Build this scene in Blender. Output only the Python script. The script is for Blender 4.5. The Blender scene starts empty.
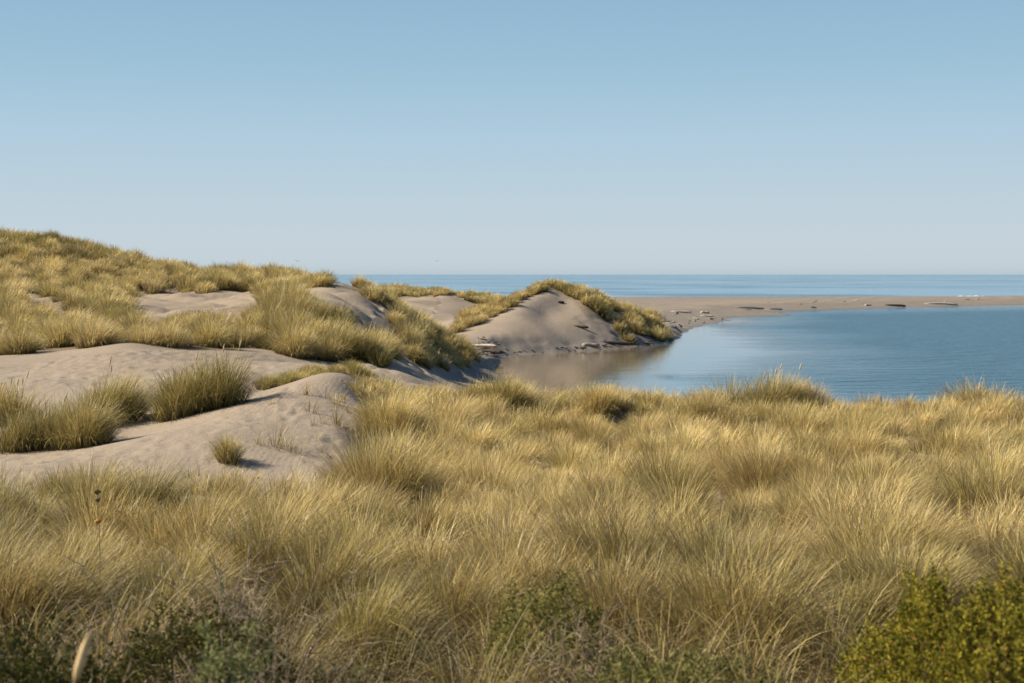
import bpy, math, random
import numpy as np

rng = np.random.default_rng(7)
random.seed(7)
H, F, HZ, CX = 7.0, 1422.0, 274.0, 512.0      # eye height above the water, focal length in pixels, horizon row
R = math.radians
sc = bpy.context.scene
COL = sc.collection

# ------------------------------------------------------------------ bookkeeping
def tag(o, label=None, cat=None, group=None, kind=None):
    if label: o['label'] = label
    if cat: o['category'] = cat
    if group: o['group'] = group
    if kind: o['kind'] = kind
    return o

def mesh_obj(name, verts, faces, mat, parent=None, cols=None, smooth=False, attrs=None):
    """verts (N,3); faces (M,4) or (M,3) array; cols (N,3) colour per vertex."""
    me = bpy.data.meshes.new(name)
    verts = np.asarray(verts, np.float32); faces = np.asarray(faces, np.int32)
    n, (m, k) = len(verts), faces.shape
    me.vertices.add(n); me.vertices.foreach_set('co', verts.ravel())
    me.loops.add(m * k); me.loops.foreach_set('vertex_index', faces.ravel())
    me.polygons.add(m)
    me.polygons.foreach_set('loop_start', np.arange(0, m * k, k, dtype=np.int32))
    if smooth: me.polygons.foreach_set('use_smooth', np.ones(m, bool))
    me.update(calc_edges=True)
    if cols is not None:
        a = me.attributes.new('tint', 'FLOAT_COLOR', 'POINT')
        c = np.ones((n, 4), np.float32); c[:, :3] = cols
        a.data.foreach_set('color', c.ravel())
    for nm, v in (attrs or {}).items():
        a = me.attributes.new(nm, 'FLOAT', 'POINT'); a.data.foreach_set('value', np.asarray(v, np.float32))
    me.materials.append(mat)
    o = bpy.data.objects.new(name, me); COL.objects.link(o)
    if parent is not None: o.parent = parent
    return o

def empty(name, loc):
    o = bpy.data.objects.new(name, None); o.location = loc; o.empty_display_size = .2
    COL.objects.link(o); return o

# ------------------------------------------------------------------ noise
def waves(seed, n, wl):
    g = np.random.default_rng(seed)
    ang = g.uniform(0, 2 * np.pi, n); w = 2 * np.pi / (wl * g.uniform(.7, 1.5, n)); ph = g.uniform(0, 6.28, n)
    return np.cos(ang) * w, np.sin(ang) * w, ph
def fnoise(x, y, seed, wl, n=7):
    kx, ky, ph = waves(seed, n, wl)
    s = np.zeros_like(x, dtype=np.float64)
    for a, b, c in zip(kx, ky, ph): s += np.sin(a * x + b * y + c)
    return s / math.sqrt(n / 2.0)
def sstep(a, b, x):
    t = np.clip((x - a) / (b - a), 0, 1); return t * t * (3 - 2 * t)

# ------------------------------------------------------------------ terrain heights
def zpy(py, Y): return H - (py - HZ) * Y / F
def X_(px, Y): return (px - CX) * Y / F
AO = 15.0
CP = []
def Z(px, Y, z): CP.append((X_(px, Y), Y, z))
def P(px, py, Y): Z(px, Y, zpy(py, Y))
for X in (-8, -3, 0, 3, 8):
    CP.append((X, -6, 5.6)); CP.append((X, 0, 5.5)); CP.append((X, 3, 5.42))
for px in (-300, 0, 250, 500, 750, 1024, 1350):
    Z(px, 6, 5.24); Z(px, 10, 4.86 + (.05 if px < 200 else 0))
for px, z in ((-300, 4.7), (0, 4.64), (200, 4.60), (350, 4.5), (520, 4.5), (690, 4.4), (850, 4.55), (1024, 4.6), (1300, 4.6)): Z(px, 13.5, z)
# left sand hollow, the near sand ridge and the valley behind it
for a in ((-200, 480, 19), (0, 478, 19.5), (100, 474, 20), (200, 474, 20), (250, 478, 20), (290, 486, 19.6), (330, 478, 20.3),
          (-150, 452, 24), (0, 458, 23.8), (60, 455, 24), (110, 448, 24), (180, 432, 24.5), (240, 425, 24.2), (290, 428, 24.2), (330, 432, 24.2), (350, 436, 24.4),
          (150, 428, 27), (200, 416, 27), (240, 406, 27), (270, 397, 28), (300, 386, 29), (330, 378, 30), (350, 380, 31), (240, 404, 28.2), (290, 386, 30.5), (330, 376, 31.5),
          (0, 420, 29.5), (-150, 415, 30), (100, 412, 30), (330, 385, 34), (300, 384, 34), (250, 392, 33), (180, 398, 33),
          (200, 374, 40), (260, 374, 40), (310, 371, 42), (340, 369, 44), (100, 383, 38), (0, 385, 38), (-150, 382, 38),
          (60, 369, 45), (-150, 368, 48), (0, 362, 51), (50, 357, 51.5), (100, 351, 52.5), (130, 345, 54), (160, 348, 54), (200, 351, 53), (250, 353, 53), (290, 363, 53), (330, 368, 54), (370, 368, 56),
          (200, 362, 46), (260, 365, 46), (120, 360, 46)): P(*a)
# grassy plateau in front on the right
for a in ((370, 17.5, 4.02), (450, 18, 4.05), (520, 18, 3.95), (600, 18, 4.0), (700, 16, 4.05), (780, 18, 4.05), (900, 18, 4.1), (1024, 18, 4.15), (1250, 18, 4.1),
          (380, 24, 3.95), (450, 25, 3.75), (540, 25, 3.55), (640, 25, 3.7), (750, 25, 3.75), (880, 25, 3.6), (1000, 25, 3.75), (1250, 25, 3.8),
          (385, 31, 3.95), (450, 31, 3.8), (540, 31, 3.45), (640, 31, 3.5), (750, 31, 3.55), (880, 31, 3.3), (980, 31, 3.55), (1250, 31, 3.3),
          (400, 36, 3.5), (450, 36, 3.5), (520, 36, 3.55), (580, 36, 3.52), (680, 36, 3.32), (740, 36, 3.45), (800, 36, 3.5), (870, 36, 3.15), (940, 36, 3.3), (975, 36, 3.42), (1024, 36, 3.1), (1200, 36, 2.9),
          (400, 42, 3.1), (480, 42, 3.1), (600, 42, 2.7), (800, 42, 2.6), (1000, 42, 2.4), (1250, 42, 2.2),
          (420, 52, 2.6), (480, 52, 2.0), (600, 50, 1.0), (800, 50, .8), (1000, 50, .7), (1250, 50, .6),
          (440, 65, 1.9), (500, 65, .9), (600, 62, .2), (480, 80, .7)): Z(*a)
# sand flat between the plateau and the lagoon
for a in ((380, 366, 62), (400, 362, 70), (420, 368, 76), (450, 368, 85), (480, 370, 92), (350, 364, 60), (500, 364, 103), (490, 366, 97),
          (440, 366, 90), (420, 361, 82), (392, 352, 76), (378, 342, 74)): P(*a)
# hill on the left
for a in ((-700, 330, 60), (-300, 348, 60), (0, 350, 60), (60, 346, 61), (120, 341, 63), (200, 344, 62), (240, 343, 62),
          (-300, 325, 76), (0, 330, 72), (60, 330, 72), (100, 328, 72), (150, 330, 70), (200, 332, 69), (235, 328, 70), (150, 321, 76), (110, 320, 78),
          (-300, 300, 90), (0, 303, 88), (60, 305, 86), (120, 308, 86), (140, 305, 92), (170, 307, 91), (210, 305, 92), (250, 302, 92),
          (130, 296, 103), (170, 293, 104), (210, 292, 104), (250, 293, 103), (60, 288, 103), (0, 284, 104), (-300, 275, 104),
          (0, 262, 118), (60, 265, 118), (110, 275, 115), (160, 281, 116), (200, 283, 116), (245, 284, 114), (290, 284, 108),
          (-700, 243, 132), (-300, 238, 132), (-60, 240, 132), (0, 242, 131), (30, 242, 130), (80, 249, 130), (120, 262, 128), (160, 270, 128), (200, 276, 128), (240, 277, 126), (290, 277, 121), (305, 282, 118)): P(*a)
for a in ((-300, 165, 7), (30, 165, 7), (120, 165, 5.5), (200, 165, 4.8), (300, 155, 4.2), (340, 140, 3.5), (-300, 210, 3), (30, 210, 3), (200, 210, 2.2), (300, 200, 3)): Z(*a)
# green mound, sand blowout and the grassy nose running down to the lagoon
for a in ((270, 353, 58), (310, 360, 59), (350, 363, 60), (380, 362, 62), (262, 335, 66), (255, 325, 72), (275, 312, 74), (300, 304, 76), (325, 304, 76), (345, 312, 74), (365, 326, 72), (378, 338, 71),
          (300, 335, 66), (340, 340, 66), (265, 300, 92), (300, 294, 90), (320, 287, 92), (340, 291, 88), (370, 302, 87), (395, 320, 85), (415, 334, 85),
          (325, 287, 100), (350, 291, 99), (385, 300, 98), (410, 315, 97), (425, 328, 96), (440, 343, 94), (455, 354, 93), (466, 364, 92), (430, 345, 89), (445, 356, 88), (402, 340, 80), (420, 352, 82)): P(*a)
# bowl behind the nose, far dunes
for a in ((475, 355, 106), (480, 350, 116), (470, 340, 122), (450, 334, 128), (430, 326, 135), (415, 312, 145), (440, 312, 147), (410, 302, 158), (430, 299, 160), (450, 297, 162), (465, 303, 160), (395, 298, 168),
          (395, 294, 200), (420, 297, 196), (445, 295, 200), (475, 297, 195), (490, 298, 190), (370, 292, 200), (410, 293, 225), (350, 292, 200)): P(*a)
for a in ((450, 180, 3.0), (380, 180, 3.2), (490, 170, 3.0), (400, 115, 1.8), (440, 112, .9), (420, 125, 1.8), (360, 118, 3.5)): Z(*a)
# the big bare dune
for a in ((545, 289, 145), (552, 287.5, 146), (532, 294, 144), (516, 300, 142), (500, 307, 139), (487, 314.5, 136), (474, 321.5, 133), (462, 327.5, 131),
          (500, 349, 121), (520, 348, 123.5), (468, 346, 119), (489, 334, 126), (508, 320.5, 131.5), (524, 309, 136), (537, 298.5, 141), (545, 333, 130.5), (530, 339, 127.5), (510, 340, 124.5), (560, 340, 130.5), (545, 314, 138), (560, 322, 136), (580, 345, 131), (580, 324, 137), (562, 302, 143),
          (585, 303, 143), (575, 291, 148), (600, 300, 149), (620, 311, 148), (640, 318, 149), (655, 328, 148), (662, 336, 147), (600, 325, 139), (620, 335, 139), (600, 342, 133), (630, 342, 136), (640, 330, 144),
          (550, 300, 156), (520, 303, 154), (590, 305, 160), (640, 322, 162), (490, 315, 150), (470, 318, 148)): P(*a)
for a in ((550, 172, 2.3), (600, 172, 1.8), (650, 172, 1.1), (500, 172, 2.4), (680, 165, .8)): Z(*a)
for px in (350, 450, 550, 650): Z(px, 240, 1.1); Z(px, 300, 1.1)
for px, Y in ((700, 230), (760, 250), (700, 190), (850, 320), (1024, 365), (1250, 400), (800, 290), (720, 320), (600, 350), (400, 350), (0, 300), (0, 380), (-400, 300)): Z(px, Y, 1.1)
for px, Y in ((-400, 500), (300, 500), (700, 500), (1200, 560)): Z(px, Y, -.5)
for px, Y in ((700, 80), (900, 90), (1200, 90), (700, 120), (900, 150), (1200, 200), (850, 230)): Z(px, Y, -.5)

CPa = np.array(CP)
def warp(X, Y): return 2.2 * X / (Y + AO), np.log(Y + AO)
def tps_fit(P3, lam):
    u, v = warp(P3[:, 0], P3[:, 1]); n = len(u)
    r2 = (u[:, None] - u[None]) ** 2 + (v[:, None] - v[None]) ** 2
    K = .5 * r2 * np.log(r2 + 1e-12) + lam * np.eye(n)
    Pm = np.stack([np.ones(n), u, v], 1)
    A = np.zeros((n + 3, n + 3)); A[:n, :n] = K; A[:n, n:] = Pm; A[n:, :n] = Pm.T
    w = np.linalg.solve(A, np.concatenate([P3[:, 2], np.zeros(3)]))
    return u, v, w
TU, TV, TW = tps_fit(CPa, 2e-5)
def tps(u, v):
    out = np.empty(u.shape)
    uf, vf, of = u.ravel(), v.ravel(), out.ravel()
    n = len(TU)
    for i in range(0, len(uf), 20000):
        a, b = uf[i:i + 20000, None], vf[i:i + 20000, None]
        r2 = (a - TU) ** 2 + (b - TV) ** 2
        of[i:i + 20000] = (.5 * r2 * np.log(r2 + 1e-12)) @ TW[:n] + TW[n] + TW[n + 1] * a[:, 0] + TW[n + 2] * b[:, 0]
    return of.reshape(u.shape)

# lagoon outline at water level (world metres)
def wl(px, py): Y = H * F / (py - HZ); return (X_(px, Y), Y)
LAG = [wl(487, 372), wl(500, 363), wl(502, 357), wl(520, 354.5), wl(560, 352.3), wl(600, 349.6), wl(640, 346), wl(668, 343.2), wl(673, 340.5),
       wl(680, 334), wl(690, 328.5), wl(705, 325.2), wl(722, 321.8), wl(728, 320.4), wl(721, 318.7), wl(735, 317.3), wl(760, 316.3), wl(789, 315.6), wl(790, 314.6), wl(760, 313.2), wl(772, 311.9),
       wl(800, 310.9), wl(850, 308.8), wl(900, 307.3), wl(960, 305.8), wl(1024, 304.4), wl(1150, 302.2), wl(1320, 300.5), (420, 395), (430, 60), (60, 56), (20, 58), (6, 66), (1, 84)]
LAG = np.array(LAG)
def sdf_poly(x, y, poly):
    d = np.full(x.shape, 1e18); ins = np.zeros(x.shape, bool)
    for (ax, ay), (bx, by) in zip(poly, np.roll(poly, -1, 0)):
        ex, ey = bx - ax, by - ay
        t = np.clip(((x - ax) * ex + (y - ay) * ey) / (ex * ex + ey * ey + 1e-12), 0, 1)
        d = np.minimum(d, (x - ax - t * ex) ** 2 + (y - ay - t * ey) ** 2)
        c = (ay > y) != (by > y)
        with np.errstate(divide='ignore', invalid='ignore'):
            ins ^= c & (x < ex * (y - ay) / (ey + 1e-18) + ax)
    d = np.sqrt(d)
    return np.where(ins, -d, d)
def in_poly(x, y, poly):
    ins = np.zeros(x.shape, bool); poly = np.asarray(poly, float)
    for (ax, ay), (bx, by) in zip(poly, np.roll(poly, -1, 0)):
        c = (ay > y) != (by > y)
        ins ^= c & (x < (bx - ax) * (y - ay) / ((by - ay) + 1e-18) + ax)
    return ins
def sea_shore(X): return 392 + .12 * X + 3 * np.sin(X / 23.0) + 1.2 * np.sin(X / 7.1)

NA, NB = 900, 1250
AMAX = .62
aa = np.linspace(-AMAX, AMAX, NA); bb = np.linspace(math.log(AO - 9), math.log(AO + 545), NB)
A2, B2 = np.meshgrid(aa, bb)
Yg = np.exp(B2) - AO; Xg = A2 * (Yg + AO)
# evaluate the smooth surface on a coarser grid, then interpolate
def upsample(g, ny, nx):
    iy = np.linspace(0, g.shape[0] - 1, ny); ix = np.linspace(0, g.shape[1] - 1, nx)
    y0 = np.clip(iy.astype(int), 0, g.shape[0] - 2); x0 = np.clip(ix.astype(int), 0, g.shape[1] - 2)
    fy = (iy - y0)[:, None]; fx = (ix - x0)[None]
    a = g[y0][:, x0]; b = g[y0][:, x0 + 1]; c = g[y0 + 1][:, x0]; d = g[y0 + 1][:, x0 + 1]
    return (a * (1 - fx) + b * fx) * (1 - fy) + (c * (1 - fx) + d * fx) * fy
ca, cb = np.linspace(-AMAX, AMAX, 451), np.linspace(bb[0], bb[-1], 626)
CA, CB = np.meshgrid(ca, cb)
Zg = upsample(tps(2.2 * CA, CB), NB, NA)
PXg = CX + F * Xg / np.maximum(Yg, 1)
# low undulation, stronger where vegetation has built hummocks
veg0 = sstep(55, 75, Yg) * (Xg < -8) + sstep(70, 60, Yg) * sstep(330, 400, PXg)
Zg = Zg + .05 * fnoise(Xg, Yg, 1, 5.0) * sstep(5, 25, Yg) + .13 * fnoise(Xg, Yg, 2, 3.2) * veg0 * sstep(4, 16, Yg)
sd = sdf_poly(Xg, Yg, LAG) + (.35 * fnoise(Xg, Yg, 5, 4.5) + .15 * fnoise(Xg, Yg, 6, 1.7)) * sstep(90, 160, Yg)
out = np.minimum(np.maximum(Zg, .10 + .03 * fnoise(Xg, Yg, 8, 6)), .01 + (.55 + .75 * sstep(118, 110, Yg)) * np.maximum(sd, 0))
beachy = sstep(165, 190, Yg)
out = np.where(sd > 0, out * (1 - beachy) + beachy * np.minimum(out, .02 + .10 * sd), np.maximum(-1.6, .2 * sd))
ss = sea_shore(Xg) - Yg
out = np.where(ss > 0, np.minimum(out, .02 + .05 * ss), np.maximum(-3, .05 * ss))
Zg = out
# footprints and wind scour pressed into the open sand
fp = np.zeros_like(Zg)
def dimples(n, poly, Yr, size, depth, seed):
    """foot-sized pits scattered over the sand whose ground shows inside poly (photo pixels turned to ground)"""
    global fp
    g = np.random.default_rng(seed)
    PYg = HZ + F * (H - Zg) / np.maximum(Yg, 1)
    msk = in_poly(PXg, PYg, poly) & (Yg > Yr[0]) & (Yg < Yr[1])
    ii = np.argwhere(msk)
    if not len(ii): return
    # weight by true area so that pits are even on the ground
    wgt = (Yg[msk] + AO) ** 2; wgt /= wgt.sum()
    for k in g.choice(len(ii), n, p=wgt):
        r, c = ii[k]; x0, y0 = Xg[r, c], Yg[r, c]; s = size * g.uniform(.7, 1.3)
        st = (y0 + AO)
        dr = int(3 * s / (st * (bb[1] - bb[0]))) + 2; dc = int(3 * s / (st * (aa[1] - aa[0]))) + 2
        sl = (slice(max(0, r - dr), r + dr + 1), slice(max(0, c - dc), c + dc + 1))
        an = g.uniform(0, 3.14); dx, dy = Xg[sl] - x0, Yg[sl] - y0
        u = (dx * math.cos(an) + dy * math.sin(an)) / (1.5 * s); v = (-dx * math.sin(an) + dy * math.cos(an)) / (.8 * s)
        q = np.sqrt(u * u + v * v)
        fp[sl] += depth * g.uniform(.5, 1.2) * (-np.exp(-q * q * 2.2) + .45 * np.exp(-(q - 1.25) ** 2 * 7))
dimples(620, [(-60, 375), (130, 350), (260, 354), (300, 366), (250, 385), (-60, 395)], (36, 56), .22, .042, 11)
dimples(300, [(-60, 462), (120, 446), (250, 404), (275, 398), (262, 440), (230, 480), (-60, 500)], (15, 30), .15, .020, 12)
dimples(70, [(270, 392), (300, 384), (335, 440), (335, 480), (300, 460), (285, 420)], (17, 31), .14, .026, 13)
dimples(260, [(372, 360), (470, 362), (500, 366), (480, 376), (380, 372)], (55, 110), .35, .05, 14)
dimples(160, [(130, 294), (262, 294), (262, 306), (160, 320)], (80, 106), .35, .05, 15)
Zg += fp

def ground(x, y):
    x = np.asarray(x, float); y = np.asarray(y, float)
    fa = (x / (y + AO) + AMAX) / (2 * AMAX) * (NA - 1); fb = (np.log(y + AO) - bb[0]) / (bb[-1] - bb[0]) * (NB - 1)
    i = np.clip(fa.astype(int), 0, NA - 2); j = np.clip(fb.astype(int), 0, NB - 2)
    u = np.clip(fa - i, 0, 1); v = np.clip(fb - j, 0, 1)
    return (Zg[j, i] * (1 - u) + Zg[j, i + 1] * u) * (1 - v) + (Zg[j + 1, i] * (1 - u) + Zg[j + 1, i + 1] * u) * v

# ------------------------------------------------------------------ node helper
class NT:
    def __init__(s, name):
        s.m = bpy.data.materials.new(name); s.m.use_nodes = True
        s.t = s.m.node_tree; s.t.nodes.clear(); s.out = s.n('ShaderNodeOutputMaterial')
    def n(s, typ, **kw):
        nd = s.t.nodes.new(typ)
        for k, v in kw.items():
            if k.startswith('i_'):
                key = k[2:]; key = int(key) if key.isdigit() else key.replace('_', ' ')
                nd.inputs[key].default_value = v
            else: setattr(nd, k, v)
        return nd
    def l(s, a, b): s.t.links.new(a, b)
    def math(s, op, a, b=None, clamp=False):
        nd = s.n('ShaderNodeMath', operation=op, use_clamp=clamp)
        for i, v in enumerate((a, b)):
            if v is None: continue
            if hasattr(v, 'is_linked'): s.l(v, nd.inputs[i])
            else: nd.inputs[i].default_value = v
        return nd.outputs[0]
    def ramp(s, src, a, b):
        nd = s.n('ShaderNodeMapRange', interpolation_type='SMOOTHSTEP'); s.l(src, nd.inputs[0])
        nd.inputs[1].default_value = a; nd.inputs[2].default_value = b; return nd.outputs[0]
    def mix(s, f, a, b):
        nd = s.n('ShaderNodeMix', data_type='RGBA')
        for i, v in ((0, f), (6, a), (7, b)):
            if hasattr(v, 'is_linked'): s.l(v, nd.inputs[i])
            else: nd.inputs[i].default_value = v if i == 0 else (*v, 1)
        return nd.outputs[2]
    def noise(s, co, scale, detail=3, rough=.5, sc=None):
        if sc is not None:
            mp = s.n('ShaderNodeMapping'); s.l(co, mp.inputs[0]); mp.inputs['Scale'].default_value = sc; co = mp.outputs[0]
        nd = s.n('ShaderNodeTexNoise', i_Scale=scale, i_Detail=detail, i_Roughness=rough); s.l(co, nd.inputs['Vector']); return nd.outputs[0]

# ------------------------------------------------------------------ materials
def mat_sand():
    k = NT('dune_sand'); g = k.n('ShaderNodeNewGeometry'); co = g.outputs['Position']
    sx = k.n('ShaderNodeSeparateXYZ'); k.l(co, sx.inputs[0])
    big = k.noise(co, .09, 3); mid = k.noise(co, .9, 5, .6); fine = k.noise(co, 14, 3, .7)
    c = k.mix(k.ramp(big, .35, .65), (.248, .202, .154), (.288, .238, .183))
    c = k.mix(k.math('MULTIPLY', k.ramp(mid, .35, .75), .35), c, (.19, .155, .12))
    c = k.mix(k.math('MULTIPLY', k.ramp(fine, .4, .75), .22), c, (.36, .305, .24))
    at = k.n('ShaderNodeAttribute', attribute_name='litter')
    lit = k.math('MULTIPLY', at.outputs['Fac'], k.ramp(k.noise(co, 5, 4, .7), .3, .55))
    lc = k.mix(k.ramp(k.noise(co, 40, 2, .8, (1, .5, 1)), .4, .6), (.07, .052, .032), (.22, .165, .10))
    c = k.mix(k.math('MULTIPLY', lit, .8), c, lc)
    # wet sand by the waterline; damp low sand also greyed in colour for haze
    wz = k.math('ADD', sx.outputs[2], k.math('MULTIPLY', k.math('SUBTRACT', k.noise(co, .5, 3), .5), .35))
    wet = k.ramp(wz, .26, .03); damp_haze = k.ramp(wz, 1.7, .8)
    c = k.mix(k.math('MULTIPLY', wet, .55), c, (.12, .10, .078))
    c = k.mix(k.math('MULTIPLY', damp_haze, .75), c, (.170, .152, .134))
    p = k.n('ShaderNodeBsdfPrincipled'); k.l(c, p.inputs['Base Color']); p.inputs['Specular IOR Level'].default_value = .1
    rr = k.n('ShaderNodeMapRange'); k.l(wet, rr.inputs[0]); rr.inputs[3].default_value = .9; rr.inputs[4].default_value = .5
    k.l(rr.outputs[0], p.inputs['Roughness'])
    wv = k.n('ShaderNodeTexWave', i_Scale=3.2, i_Distortion=5.0, i_Detail=2.0); wv.inputs['Detail Scale'].default_value = .8; k.l(co, wv.inputs[0])
    h = k.math('MULTIPLY', k.math('MULTIPLY', wv.outputs['Fac'], k.ramp(k.noise(co, .3, 2), .5, .7)), .003)
    h = k.math('ADD', h, k.math('MULTIPLY', k.noise(co, 2.2, 5, .62), .055))
    h = k.math('ADD', h, k.math('MULTIPLY', k.noise(co, 9, 3, .6), .025))
    b = k.n('ShaderNodeBump', i_Distance=1.0); b.inputs['Strength'].default_value = .75; k.l(h, b.inputs['Height']); k.l(b.outputs[0], p.inputs['Normal'])
    k.l(p.outputs[0], k.out.inputs[0]); return k.m

def mat_blade(name='grass_blade', trans=.30, tint=1.0, rough=.5):
    k = NT(name); at = k.n('ShaderNodeAttribute', attribute_name='tint')
    p = k.n('ShaderNodeBsdfPrincipled'); p.inputs['Roughness'].default_value = rough; p.inputs['Specular IOR Level'].default_value = .35 if rough < .7 else .12
    k.l(at.outputs['Color'], p.inputs['Base Color'])
    tr = k.n('ShaderNodeBsdfTranslucent'); k.l(at.outputs['Color'], tr.inputs[0])
    m = k.n('ShaderNodeMixShader'); m.inputs[0].default_value = trans
    k.l(p.outputs[0], m.inputs[1]); k.l(tr.outputs[0], m.inputs[2]); k.l(m.outputs[0], k.out.inputs[0]); return k.m

def mat_water(name, base, sea):
    k = NT(name); g = k.n('ShaderNodeNewGeometry'); co = g.outputs['Position']
    p = k.n('ShaderNodeBsdfPrincipled'); p.inputs['IOR'].default_value = 1.33
    b = k.n('ShaderNodeBump', i_Distance=1.0); b.inputs['Strength'].default_value = 1.0
    if sea:
        sw = k.noise(co, 1, 4, .55, (.012, .05, 1)); md = k.noise(co, 1, 5, .6, (.10, .45, 1)); sm = k.noise(co, 1, 3, .6, (.9, 1.8, 1))
        h = k.math('ADD', k.math('MULTIPLY', sw, 2.6), k.math('ADD', k.math('MULTIPLY', md, .55), k.math('MULTIPLY', sm, .06)))
        c = k.mix(k.math('MULTIPLY', k.ramp(k.math('ADD', k.math('MULTIPLY', k.noise(co, 1, 4, .6, (.010, .012, 1)), .6), k.math('MULTIPLY', k.noise(co, 1, 3, .6, (.0022, .0035, 1)), .4)), .46, .60), .9), base, (base[0] * .25, base[1] * .4, base[2] * .5))
        k.l(c, p.inputs['Base Color']); p.inputs['Roughness'].default_value = .22
    else:
        sx = k.n('ShaderNodeSeparateXYZ'); k.l(co, sx.inputs[0])
        # breeze reaches the open part of the lagoon; the corner under the dune lies calm
        u = k.math('ADD', sx.outputs[0], k.math('MULTIPLY', sx.outputs[1], -.17))
        open_ = k.ramp(k.math('ADD', u, k.math('MULTIPLY', k.math('SUBTRACT', k.noise(co, 1, 3, .5, (.02, .03, 1)), .5), 30)), -5, 14)
        far = k.ramp(k.math('SUBTRACT', sx.outputs[1], k.math('MULTIPLY', sx.outputs[0], .55)), 262, 205)
        st = k.math('MULTIPLY', open_, far)
        st = k.math('ADD', k.math('MULTIPLY', st, .985), .015)
        h = k.math('ADD', k.math('MULTIPLY', k.noise(co, 1, 4, .6, (1.3, 2.6, 1)), .42), k.math('MULTIPLY', k.noise(co, 1, 2, .5, (.3, .7, 1)), 1.0))
        h = k.math('MULTIPLY', h, st)
        shal = k.ramp(k.math('ADD', u, k.math('MULTIPLY', k.noise(co, .12, 2), 4)), -3, -11); k.l(k.mix(shal, base, (.17, .13, .08)), p.inputs['Base Color']); ro = k.n('ShaderNodeMapRange'); k.l(st, ro.inputs[0]); ro.inputs[3].default_value = .03; ro.inputs[4].default_value = .24; k.l(ro.outputs[0], p.inputs['Roughness']); sp_ = k.n('ShaderNodeMapRange'); k.l(st, sp_.inputs[0]); sp_.inputs[3].default_value = .5; sp_.inputs[4].default_value = .38; k.l(sp_.outputs[0], p.inputs['Specular IOR Level'])
    k.l(h, b.inputs['Height']); k.l(b.outputs[0], p.inputs['Normal'])
    k.l(p.outputs[0], k.out.inputs[0]); return k.m

def mat_plain(name, ca, cb, scale, rough=.8, bump=.01, stretch=(1, 1, 1)):
    k = NT(name); tc = k.n('ShaderNodeTexCoord'); co = tc.outputs['Object']
    n = k.noise(co, scale, 5, .65, stretch); c = k.mix(k.ramp(n, .3, .7), ca, cb)
    p = k.n('ShaderNodeBsdfPrincipled'); k.l(c, p.inputs['Base Color']); p.inputs['Roughness'].default_value = rough; p.inputs['Specular IOR Level'].default_value = .2
    b = k.n('ShaderNodeBump', i_Distance=bump); k.l(n, b.inputs['Height']); k.l(b.outputs[0], p.inputs['Normal'])
    k.l(p.outputs[0], k.out.inputs[0]); return k.m

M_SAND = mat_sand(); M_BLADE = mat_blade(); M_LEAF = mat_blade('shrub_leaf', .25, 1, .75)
M_SEA = mat_water('sea_water', (.165, .265, .335), True); M_LAG = mat_water('lagoon_water', (.028, .092, .14), False)
M_WOOD = mat_plain('weathered_wood', (.20, .165, .13), (.36, .31, .25), 6, .85, .02, (1, 1, 1))
M_BLEACH = mat_plain('bleached_wood', (.34, .29, .23), (.50, .44, .36), 5, .8, .02)
M_DARK = mat_plain('dark_wet_wood', (.035, .028, .022), (.09, .07, .055), 6, .7, .02)
M_STONE = mat_plain('beach_stone', (.12, .11, .10), (.24, .22, .20), 9, .8, .02)
M_TWIG = mat_plain('dry_twig', (.15, .115, .075), (.34, .27, .18), 30, .85, .002)
M_BIRD = mat_plain('bird_feathers', (.04, .038, .036), (.09, .085, .08), 8, .8, .002)
M_FOAM = mat_plain('sea_foam', (.75, .78, .78), (.85, .87, .87), 2, .6, .05)
M_SEED = mat_plain('grass_seed_head', (.42, .30, .14), (.58, .44, .24), 120, .8, .002)
M_BLOOM = mat_plain('orange_bloom', (.42, .19, .03), (.60, .33, .06), 60, .7, .002)
M_DRYHEAD = mat_plain('dried_seed_cluster', (.05, .035, .022), (.13, .09, .055), 80, .8, .002)

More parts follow.
